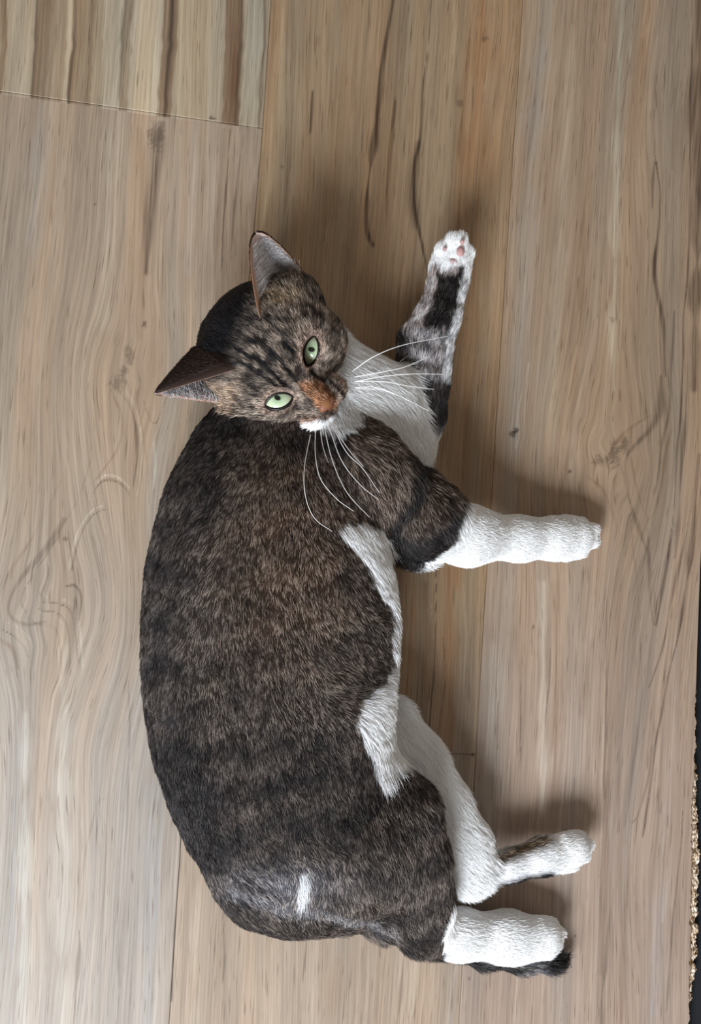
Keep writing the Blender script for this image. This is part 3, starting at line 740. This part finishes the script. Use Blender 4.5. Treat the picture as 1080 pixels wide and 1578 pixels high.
# ------------------------------------------------------------------ ears
def bez(a, b_, c, t): return a*(1-t)**2+2*b_*t*(1-t)+c*t**2
EARS = []
def ear(medial, lateral, mid, tip, name, expo=.72, lean=None):
    Mp, Lp, Mid, T = [W(float(p[0]), float(p[1]), p[2]/1000.) for p in (medial, lateral, mid, tip)]
    Cp = 2*Mid-.5*(Mp+Lp)
    nu, nv = 30, 30
    u = np.linspace(0, 1, nu); v = np.linspace(-.12, 1, nv)
    base = np.array([bez(Mp, Cp, Lp, t) for t in u]); Bc = .34*Mp+.34*Lp+.32*Mid
    inner = np.zeros((nv, nu, 3))
    for i, vv in enumerate(v):
        w = max(0.0, 1-vv)**expo if vv > 0 else 1+(-vv)*.3
        inner[i] = Bc+(T-Bc)*vv+(base-Bc)*w
    du = np.gradient(inner, axis=1); dv = np.gradient(inner, axis=0); n = np.cross(du, dv)
    n[-1] = n[-2]; n /= (np.linalg.norm(n, axis=-1)[..., None]+1e-12)
    if ((inner+n*.01)[nv//3, nu//2]-Mid)@((.5*(Mp+Lp))-Mid) < (inner[nv//3, nu//2]-Mid)@((.5*(Mp+Lp))-Mid): n = -n
    # n points to the hollow side
    outer = inner-n*.0016*np.clip(np.minimum(u, 1-u)*12+.25, 0, 1)[None, :, None]
    Vv = np.concatenate([inner.reshape(-1, 3), outer.reshape(-1, 3)])
    idx = np.arange(nu*nv).reshape(nv, nu)
    q = np.stack([idx[:-1, :-1], idx[:-1, 1:], idx[1:, 1:], idx[1:, :-1]], -1).reshape(-1, 4)
    q2 = q[:, ::-1]+nu*nv
    rim = np.concatenate([idx[:, 0], idx[-1, 1:], idx[:-1, -1][::-1]])
    r = np.stack([rim[:-1], rim[1:], rim[1:]+nu*nv, rim[:-1]+nu*nv], -1)
    Fq = np.concatenate([q, q2, r])
    EARS.append(dict(inner=inner, n=n, u=u, v=v, outer=outer, name=name))
    col = np.concatenate([np.tile(srgb(222, 204, 200), (nu*nv, 1)), np.tile(srgb(50, 38, 33), (nu*nv, 1))])
    edge = (np.minimum(u, 1-u) < .05)[None, :].repeat(nv, 0).ravel()
    col[:nu*nv][edge] = srgb(188, 146, 122)
    o = mesh_np('ear', Vv, Fq, M_skin, cat, True, col); return o
ear((397,478,118), (478,432,84), (436,446,74), (395,359,100), 'upper', .54)
ear((352,573,118), (342,622,78), (300,542,86), (241,607,98), 'lower', .92)

# ------------------------------------------------------------------ eyes
def eye_material():
    m = mat_new('eye_iris', .06, .5, attr='col'); b = m.node_tree.nodes['Principled BSDF']
    b.inputs['Coat Weight'].default_value = .6; b.inputs['Coat Roughness'].default_value = .03
    return m
M_eye = eye_material()
M_rim = mat_new('eyelid_skin', .45, .4, tuple(srgb(28, 20, 20)))
M_nose = mat_new('nose_skin', .5, .4, attr='col')
for ei, e in enumerate(EYES):
    r = ER; cc = e['c']-e['v']*(r+.0012)
    nth, nph = 60, 64
    th = np.linspace(0, np.pi*.62, nth); ph = np.linspace(0, 2*np.pi, nph, endpoint=False)
    TH_, PH_ = np.meshgrid(th, ph, indexing='ij')
    loc = np.stack([np.sin(TH_)*np.cos(PH_), np.sin(TH_)*np.sin(PH_), np.cos(TH_)], -1)
    Vv = cc+r*(loc[..., 0:1]*e['a']+loc[..., 1:2]*e['s']+loc[..., 2:3]*e['v'])
    x, y = PX(Vv)
    pc = [(480.0, 538.5), (427.5, 613.0)][ei]
    # gaze centre; the pupil is a short upright slit
    gx_, gy_ = x-pc[0], y-pc[1]
    ga = math.radians([14, 24][ei]); a1 = gx_*math.cos(ga)+gy_*math.sin(ga); a2 = -gx_*math.sin(ga)+gy_*math.cos(ga)
    rr = np.hypot(gx_, gy_)
    col = np.tile(srgb(186, 202, 168), (nth, nph, 1)).reshape(nth, nph, 3)
    ang = np.arctan2(gy_, gx_)
    col = col*(1+.10*noise(ang*9, rr/6, 0, 3))[..., None]
    col = mixc(col, srgb(160, 182, 146), 1-sstep(5, 12, rr))
    col = mixc(col, srgb(204, 214, 184), sstep(9, 16, rr)*.6)
    pd = np.hypot(a1/5.6, a2/4.2); col = mixc(col, srgb(8, 8, 8), 1-sstep(.8, 1.1, pd))
    col = mixc(col, srgb(60, 45, 35), sstep(24, 28, rr))
    idx = np.arange(nth*nph).reshape(nth, nph)
    nxt = np.roll(idx, -1, 1)
    Fq = np.stack([idx[:-1], idx[1:], nxt[1:], nxt[:-1]], -1).reshape(-1, 4)
    mesh_np('eye', Vv.reshape(-1, 3), Fq, M_eye, cat, True, col.reshape(-1, 3))
    # dark lid margin: a tube lying on the eyeball round the opening
    hl, hw = e['hl'], e['hw']; rad_ = (hl*hl+hw*hw)/(2*hw); yc = rad_-hw; am = math.asin(min(1, hl/rad_))
    loop = [(rad_*math.sin(t), rad_*math.cos(t)-yc) for t in np.linspace(-am, am, 26)]+[(rad_*math.sin(t), -(rad_*math.cos(t)-yc)) for t in np.linspace(am, -am, 26)[1:-1]]
    pts = []
    off = (e['cen']-cc); ox, oy = off @ e['a'], off @ e['s']
    for (a_, b__) in loop:
        X, Y = a_+ox, b__+oy; zz_ = math.sqrt(max(r*r-X*X-Y*Y, (r*.35)**2))
        pts.append(cc+X*e['a']+Y*e['s']+(zz_+.0001)*e['v'])
    pts = np.array(pts); n = len(pts); tan = np.roll(pts, -1, 0)-np.roll(pts, 1, 0); tan /= np.linalg.norm(tan, axis=1)[:, None]
    nn = np.cross(tan, e['v']); nn /= np.linalg.norm(nn, axis=1)[:, None]; bb = np.cross(tan, nn)
    RV = []; k = 8
    for q in range(k):
        t = 2*math.pi*q/k; RV.append(pts+(nn*math.cos(t)*.0011+bb*math.sin(t)*.0009))
    RV = np.stack(RV, 1).reshape(-1, 3); id2 = np.arange(n*k).reshape(n, k); a_ = np.roll(id2, -1, 0)
    Fq = np.stack([id2, np.roll(id2, -1, 1), np.roll(a_, -1, 1), a_], -1).reshape(-1, 4)
    ro = mesh_np('eyelid', RV, Fq, M_rim, cat, True)

# nose leather
def ellipsoid(c, rx, ry, rz, frame, nu=28, nv=18):
    th = np.linspace(0.001, np.pi-.001, nv); ph = np.linspace(0, 2*np.pi, nu, endpoint=False)
    T, P_h = np.meshgrid(th, ph, indexing='ij')
    l = np.stack([np.sin(T)*np.cos(P_h)*rx, np.sin(T)*np.sin(P_h)*ry, np.cos(T)*rz], -1)
    V = c+l @ frame
    idx = np.arange(nu*nv).reshape(nv, nu); nx_ = np.roll(idx, -1, 1)
    return V.reshape(-1, 3), l.reshape(-1, 3), np.stack([idx[:-1], idx[1:], nx_[1:], nx_[:-1]], -1).reshape(-1, 4)
Vn, ln, Fn = ellipsoid(H(0, 22.6, -14.2), .0062, .0032, .0046, HR)
# taper to the philtrum, nostril hollows darkened by colour only
tz = ln[:, 2]/.0044
sc = np.where(tz < 0, 1+.55*tz, 1+.1*tz)
Vn = H(0, 22.6, -14.2)+(ln*np.stack([sc, 1+0*sc, 1+0*sc], -1)) @ HR
cn = np.tile(srgb(128, 80, 60), (len(Vn), 1))
for s_ in (-1, 1):
    dn = np.hypot((ln[:, 0]-s_*.0034)/.0017, (ln[:, 2]+.0012)/.0011); front = ln[:, 1] > -.001
    cn = mixc(cn, srgb(30, 18, 16), (1-sstep(.7, 1.3, dn))*front)
cn = mixc(cn, srgb(60, 34, 28), (1-sstep(.0003, .0012, abs(ln[:, 0])))*(tz < -.1)*.8)
nose = mesh_np('nose', Vn, Fn, M_nose, cat, True, cn); nose['label'] = 'brick-pink nose'

# paw pads on the upturned far forepaw
M_pad = mat_new('paw_pad', .6, .3, tuple(srgb(188, 146, 144)))
frame0 = np.eye(3)
for (px, py, h, rx, ry, a) in [(709, 388, 51, 6.5, 8.5, -.15), (698, 405, 50, 8.5, 6.5, -.5), (712, 373, 53.5, 3.4, 4.2, .1), (685, 384, 50.5, 2.6, 3.4, .3)]:
    f = np.array([[math.cos(a), math.sin(a), 0], [-math.sin(a), math.cos(a), 0], [0, 0, 1]])
    c_ = W(float(px), float(py), h/1000.)
    Vp, _, Fp = ellipsoid(c_, rx*.00044, ry*.00044, .0026, f, 20, 12)
    mesh_np('paw_pad', Vp, Fp, M_pad, cat, True)
# claws just showing
M_claw = mat_new('claw', .3, .5, tuple(srgb(225, 205, 190)))
def tube(name, pts, radii, mat, parent, k=6):
    pts = np.asarray(pts, float); n = len(pts); tan = np.gradient(pts, axis=0); tan /= np.linalg.norm(tan, axis=1)[:, None]
    ref = np.array([0, 0, 1.0]) if abs(tan[0][2]) < .8 else np.array([1.0, 0, 0])
    nn = np.cross(tan, ref); nn /= np.linalg.norm(nn, axis=1)[:, None]; bb = np.cross(tan, nn)
    V = np.stack([pts+(nn*math.cos(2*math.pi*q/k)+bb*math.sin(2*math.pi*q/k))*np.asarray(radii)[:, None] for q in range(k)], 1).reshape(-1, 3)
    id2 = np.arange(n*k).reshape(n, k)
    F = np.stack([id2[:-1], np.roll(id2, -1, 1)[:-1], np.roll(id2, -1, 1)[1:], id2[1:]], -1).reshape(-1, 4)
    return mesh_np(name, V, F, mat, parent, True)
for (x0, y0, h0, x1, y1, h1) in [(918, 815, 20, 929, 817, 12), (918, 833, 18, 924, 840, 9), (909, 1305, 22, 917, 1311, 13), (866, 1438, 20, 874, 1446, 11)]:
    a_ = W(float(x0), float(y0), h0/1000.); b__ = W(float(x1), float(y1), h1/1000.); t = np.linspace(0, 1, 7)[:, None]
    p = a_+(b__-a_)*t; p[:, 2] += .0015*np.sin(np.pi*t[:, 0])
    tube('claw', p, np.linspace(.0011, .0002, 7), M_claw, cat)

# whiskers
M_wh = mat_new('whisker', .35, .5, tuple(srgb(240, 238, 236)))
WH = [
 [(480,661,96),(469,721,122),(471,766,131),(485,799,134),(512,819,132)], [(486,661,96),(486,701,118),(494,738,127),(518,768,130),(545,788,130)],
 [(500,660,95),(512,709,110),(534,758,120),(569,797,124)], [(507,658,95),(526,709,112),(554,746,122),(583,770,126)],
 [(512,656,95),(534,697,112),(558,721,120),(585,760,124)], [(514,656,95),(535,690,110),(560,719,118)], [(493,661,96),(498,690,110),(506,713,118)],
 [(543,572,96),(575,550,104),(620,532,108),(690,518,108)], [(546,581,96),(590,573,104),(625,565,106),(662,549,106)], [(548,588,96),(590,580,102),(640,576,106),(684,577,104)],
 [(546,588,95),(590,588,103),(630,595,104),(668,600,103)], [(548,597,95),(580,597,102),(615,610,104),(660,633,103)], [(548,599,94),(585,600,100),(610,609,102)]]
for w_ in WH:
    p = spline([W(float(a), float(b_), h/1000.) for a, b_, h in w_])
    tube('whisker', p, np.linspace(.00034, .00012, len(p)), M_wh, cat, 5)
for (a, b_, c_) in [((492,545,98),(520,520,112),(535,500,118)), ((418,600,100),(395,590,114),(370,590,120))][:0]:
    pass

# ------------------------------------------------------------------ fur
# direction the coat lies, in pixels, per part: x, y, dx, dy
FLOW = {
 'torso': [(420,650,-.1,1), (330,720,-.35,1), (300,800,-.5,1), (260,900,-.45,1), (240,1000,-.3,1), (260,1100,-.1,1), (300,1200,.1,1), (340,1300,.3,1), (380,1380,1,.5),
           (430,760,-.1,1), (430,860,.0,1), (430,960,.15,1), (430,1060,.1,1), (440,1160,.15,1), (450,1250,.2,1), (470,1330,.5,.8), (470,1370,-.2,1), (550,1400,1,.3),
           (540,830,.8,1), (580,880,.9,.8), (600,950,1,.4), (520,900,.3,1), (560,1000,.6,.6), (600,1040,1,.25), (560,1070,1,.1), (580,1110,.8,.5), (590,1170,.1,1), (540,1150,.2,1), (530,760,.3,1)],
 'chest': [(540,500,.8,.5), (580,540,.8,.6), (540,640,.9,.5), (600,640,.7,.9), (620,700,.5,1), (560,600,.9,.5)],
 'near_arm': [(500,700,.5,.9), (560,680,.7,.7), (600,720,.5,.9), (630,780,.3,1), (680,800,.6,.8), (640,850,.2,1), (640,700,.9,.3), (560,760,.5,.9)],
 'near_fore': [(650,800,.6,.8), (700,820,1,.15), (800,830,1,.05), (900,828,1,0)],
 'far_arm': [(650,690,.2,-1), (650,620,-.1,-1), (650,560,.1,-1), (670,490,.3,-1), (690,430,.2,-1), (700,380,.1,-1)],
 'thigh': [(480,1300,.3,1), (560,1240,.4,1), (600,1300,.3,1), (640,1260,.5,1), (650,1350,.2,1), (650,1430,.4,1), (600,1210,.1,1)],
 'near_foot': [(660,1430,.7,.5), (720,1440,1,.1), (850,1445,1,0)],
 'low_leg': [(600,1130,.6,.9), (660,1220,.6,.9), (720,1330,.8,.6)],
 'low_foot': [(730,1345,1,.0), (800,1330,1,-.2), (890,1308,1,-.15)],
 'tail': [(450,1380,1,.3), (600,1425,1,.35), (700,1460,1,.2), (860,1477,1,0)],
}
def flow(P, part):
    x, y = PX(P); out = np.zeros((len(P), 3))
    for name, i in PI_.items():
        m = part == i
        if not m.any(): continue
        if name == 'head':
            Q = (P[m]-EYE_O) @ HR.T*1000
            src = np.array([0, 26, -10.0]); v = Q-src
            v[:, 2] += 0.0; v[:, 1] -= 14     # sweeps back from the nose
            v[:, 0] *= 1.0
            out[m] = v @ HR
            continue
        X, Y = x[m], y[m]; sx_ = np.zeros(len(X)); sy_ = np.zeros(len(X)); sw = np.zeros(len(X))
        for (fx, fy, dx, dy) in FLOW[name]:
            w = 1/((X-fx)**2+(Y-fy)**2+400)**1.5; q = math.hypot(dx, dy)
            sx_ += w*dx/q; sy_ += w*dy/q; sw += w
        vec = np.zeros((len(X), 3)); vec[:, 0] = sx_/sw; vec[:, 1] = -sy_/sw
        out[m] = vec
    out /= np.linalg.norm(out, axis=1)[:, None]+1e-9
    return out

def sample_body(n):
    tri = BA.copy()
    cen = BV[BF].mean(1); nz = BN[BF[:, 0]][:, 2]
    pf = BPART[BF[:, 0]]
    w = np.ones(len(BF)); w[cen[:, 2] < .0012] = 0; w[(nz < -.35)] *= .25
    w[pf == PI_['head']] *= 2.6; w[np.isin(pf, [PI_[p] for p in ('near_fore', 'near_foot', 'low_foot', 'low_leg', 'far_arm')])] *= 1.7
    p = tri*w; p /= p.sum()
    f = rng.choice(len(BF), n, p=p)
    u, v = rng.random(n), rng.random(n)
    a, b_, c, d = [BV[BF[f, i]] for i in range(4)]; an, bn_, cn_, dn = [BN[BF[f, i]] for i in range(4)]
    U, V_ = u[:, None], v[:, None]
    P = a*(1-U)*(1-V_)+b_*U*(1-V_)+c*U*V_+d*(1-U)*V_
    Nn = an*(1-U)*(1-V_)+bn_*U*(1-V_)+cn_*U*V_+dn*(1-U)*V_; Nn /= np.linalg.norm(Nn, axis=1)[:, None]+1e-9
    return P, Nn, pf[f]

NH = 420000
P, Nn, part = sample_body(NH)
keep = np.ones(len(P), bool)
for e in EYES:
    fr = ((P-e['c']) @ e['v']) > -.014
    keep &= ~(fr & (almond(P, e, .0012) < 0))
Qh = (P-EYE_O) @ HR.T*1000
keep &= ~((part == PI_['head']) & (np.hypot(Qh[:, 0]/6, (Qh[:, 2]+14)/4.6) < 1) & (Qh[:, 1] > 17))
xx, yy = PX(P)
for (px, py, rx, ry) in [(709, 388, 7, 9), (698, 405, 9, 7)]:
    keep &= ~((part == PI_['far_arm']) & (np.hypot((xx-px)/rx, (yy-py)/ry) < 1) & (P[:, 2] > .04))
P, Nn, part = P[keep], Nn[keep], part[keep]
cr, wm = coat(P, part)
fl = flow(P, part)
# base length per part in mm and lift
LEN = dict(torso=6, chest=13, thigh=8, low_leg=11, near_arm=9.5, near_fore=5.5, far_arm=7, near_foot=5.5, low_foot=5.5, tail=11, head=6)
LIFT = dict(torso=.30, chest=.35, thigh=.30, low_leg=.35, near_arm=.36, near_fore=.16, far_arm=.28, near_foot=.16, low_foot=.18, tail=.3, head=.26)
ln_ = np.zeros(len(P)); lf_ = np.zeros(len(P))
for k_, i in PI_.items(): ln_[part == i] = LEN[k_]/1000.; lf_[part == i] = LIFT[k_]
x, y = PX(P)
# paws and face are short haired
for (cx, cy, r_) in [(895, 828, 60), (890, 1308, 50), (845, 1445, 45), (700, 390, 50)]:
    dd = np.hypot(x-cx, y-cy); ln_ *= np.where(dd < r_, .5+.5*dd/r_, 1)
hd = part == PI_['head']; Q = (P-EYE_O) @ HR.T*1000
dn = np.sqrt(((Q-np.array([0, 22, -14]))**2).sum(1)); ln_[hd] *= (.38+.62*sstep(4, 48, dn[hd]))
for e in EYES:
    dd = almond(P, e); ln_ = np.where(hd & (dd < .006) & (dd > 0), ln_*(.35+.65*sstep(.001, .006, dd)), ln_)
cheek = hd & (Q[:, 2] < -18); ln_[cheek] *= 1.5
ln_ *= rng.uniform(.65, 1.25, len(P))
bel = (wm > .5) & (part == PI_['torso']); ln_[bel] *= 1.9; lf_[bel] += .12
# clumps: neighbouring hairs share a deviation
s1 = 150.0; jx = noise(P[:, 0]*s1, P[:, 1]*s1, P[:, 2]*s1, 201); jy = noise(P[:, 0]*s1, P[:, 1]*s1, P[:, 2]*s1, 202); jz = noise(P[:, 0]*s1*1.5, P[:, 1]*s1*1.5, P[:, 2]*s1*1.5, 203)
smoothp = np.isin(part, [PI_[p] for p in ('near_fore', 'near_foot', 'low_foot', 'low_leg', 'chest')]) | (wm > .5)
shag = np.where(smoothp, .45, 1.0)
dev = np.stack([jx, jy, jz], -1)*.42*shag[:, None]+rng.normal(0, .13, (len(P), 3))
t = fl+dev; t -= Nn*(t*Nn).sum(1)[:, None]; t /= np.linalg.norm(t, axis=1)[:, None]+1e-9
lift = np.clip(lf_+.18*jz*shag+rng.normal(0, .07, len(P)), .06, .9)
K = 5; S = np.linspace(0, 1, K)
pts = np.empty((len(P), K, 3), np.float32)
for k_, s_ in enumerate(S):
    up = lift*(s_-.42*s_*s_)
    pts[:, k_] = P-.0006*Nn*(k_ == 0)+(t*(s_*np.cos(lift*.8))[:, None]+Nn*up[:, None])*ln_[:, None]
pts[:, :, 2] = np.maximum(pts[:, :, 2], .0006)
# colour along the hair: dark root, light band, dark tip on ticked areas
clump = noise(P[:, 0]*560, P[:, 1]*560, P[:, 2]*560, 301); clump2 = noise(P[:, 0]*130, P[:, 1]*130, P[:, 2]*130, 302)
rnd = rng.random(len(P))
v = np.exp(.62*clump+.22*clump2+np.where(hd, .35*clump, 0)+rng.normal(0, 1, len(P))*np.where(hd, .5, .34))
tick = (rnd < np.where(hd, .42, .30)+np.where(hd, .5, .75)*clump) & (wm < .4)
colp = np.empty((len(P), K, 3), np.float32)
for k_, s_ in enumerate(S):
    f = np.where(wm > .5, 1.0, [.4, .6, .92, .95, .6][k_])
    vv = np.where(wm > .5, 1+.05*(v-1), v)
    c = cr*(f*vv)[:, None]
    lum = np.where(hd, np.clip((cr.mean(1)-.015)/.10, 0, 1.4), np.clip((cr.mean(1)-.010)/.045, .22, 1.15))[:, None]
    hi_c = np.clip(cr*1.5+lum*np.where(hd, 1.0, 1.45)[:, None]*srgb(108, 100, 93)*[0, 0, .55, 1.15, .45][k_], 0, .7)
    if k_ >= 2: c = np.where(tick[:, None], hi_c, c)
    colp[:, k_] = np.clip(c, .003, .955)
wid = np.where(wm > .5, .00013, .000125)*np.where(hd, 1.05, 1.1)

roots = [pts]; cols = [colp]; wids = [wid]
# ear hair: short on the back, long pale tufts in the hollow
for E in EARS:
    nv_, nu_ = E['inner'].shape[:2]
    def samp(n, u0, u1, v0, v1):
        uu = rng.uniform(u0, u1, n)*(nu_-1); vv = rng.uniform(v0, v1, n)*(nv_-1)
        i = np.clip(vv.astype(int), 0, nv_-2); j = np.clip(uu.astype(int), 0, nu_-2); a = (vv-i)[:, None]; b_ = (uu-j)[:, None]
        def g(A): return A[i, j]*(1-a)*(1-b_)+A[i+1, j]*a*(1-b_)+A[i, j+1]*(1-a)*b_+A[i+1, j+1]*a*b_
        tv = E['inner'][i+1, j]-E['inner'][i, j]; tu = E['inner'][i, j+1]-E['inner'][i, j]
        tv /= np.linalg.norm(tv, axis=1)[:, None]+1e-9; tu /= np.linalg.norm(tu, axis=1)[:, None]+1e-9
        return g(E['inner']), g(E['n']), tv, tu, uu/(nu_-1), vv/(nv_-1)
    # back
    n = 9000; p, nn, tv, tu, u_, v_ = samp(n, .05, .95, .05, .94)
    L = rng.uniform(.0025, .0042, n)*np.clip(1.25-v_, .35, 1); dr = tv*.9-nn*.25+rng.normal(0, .12, (n, 3)); dr /= np.linalg.norm(dr, axis=1)[:, None]
    base_ = p-nn*.0015
    roots.append(np.stack([base_+dr*(L*s_)[:, None] for s_ in S], 1)); vv = np.exp(rng.normal(0, .25, n))
    bc = srgb(52, 38, 32)
    cols.append(np.clip(np.tile((bc*vv[:, None])[:, None, :], (1, K, 1)), .003, .9)); wids.append(np.full(n, .00011))
    # hollow
    n = 6500; p, nn, tv, tu, u_, v_ = samp(n, .06, 1.0, .08, .88)
    L = rng.uniform(.005, .011, n)*np.clip(1.2-v_*.9, .3, 1)
    sd_ = 1.0 if E['name'] == 'upper' else 1.0
    dr = tv*.45+nn*.35+tu*np.where(u_ < .5, .65, .1)[:, None]*sd_+rng.normal(0, .16, (n, 3)); dr /= np.linalg.norm(dr, axis=1)[:, None]
    roots.append(np.stack([p+nn*.0003+dr*(L*s_)[:, None] for s_ in S], 1)); vv = np.exp(rng.normal(-.15, .4, n))
    cols.append(np.clip(np.tile((srgb(236, 228, 228)*vv[:, None])[:, None, :], (1, K, 1)), .003, .92)); wids.append(np.full(n, .00011))

pts = np.concatenate(roots).astype(np.float32); colp = np.concatenate(cols).astype(np.float32); wid = np.concatenate(wids)
hc_ = bpy.data.hair_curves.new('fur')
hc_.add_curves([K]*len(pts))
hc_.attributes['position'].data.foreach_set('vector', pts.ravel())
ra = hc_.attributes.get('radius') or hc_.attributes.new('radius', 'FLOAT', 'POINT')
prof = np.array([1, 1, .85, .6, .15])
ra.data.foreach_set('value', (wid[:, None]*prof[None, :]).astype(np.float32).ravel())
ca_ = hc_.attributes.new('col', 'FLOAT_COLOR', 'POINT')
ca_.data.foreach_set('color', np.concatenate([colp, np.ones(colp.shape[:2]+(1,), np.float32)], -1).astype(np.float32).ravel())
M_fur = mat_new('fur', .55, .25, attr='col')
hc_.materials.append(M_fur)
fur = bpy.data.objects.new('fur', hc_); C.objects.link(fur); fur.parent = cat; fur['kind'] = 'stuff'
print('hairs', len(pts))

# put the cat's own origin on the floor under its body
base_pt = W(450., 980., 0.0)
for ch in cat.children: ch.location = Vector((-base_pt[0], -base_pt[1], 0))
cat.location = (base_pt[0], base_pt[1], 0)
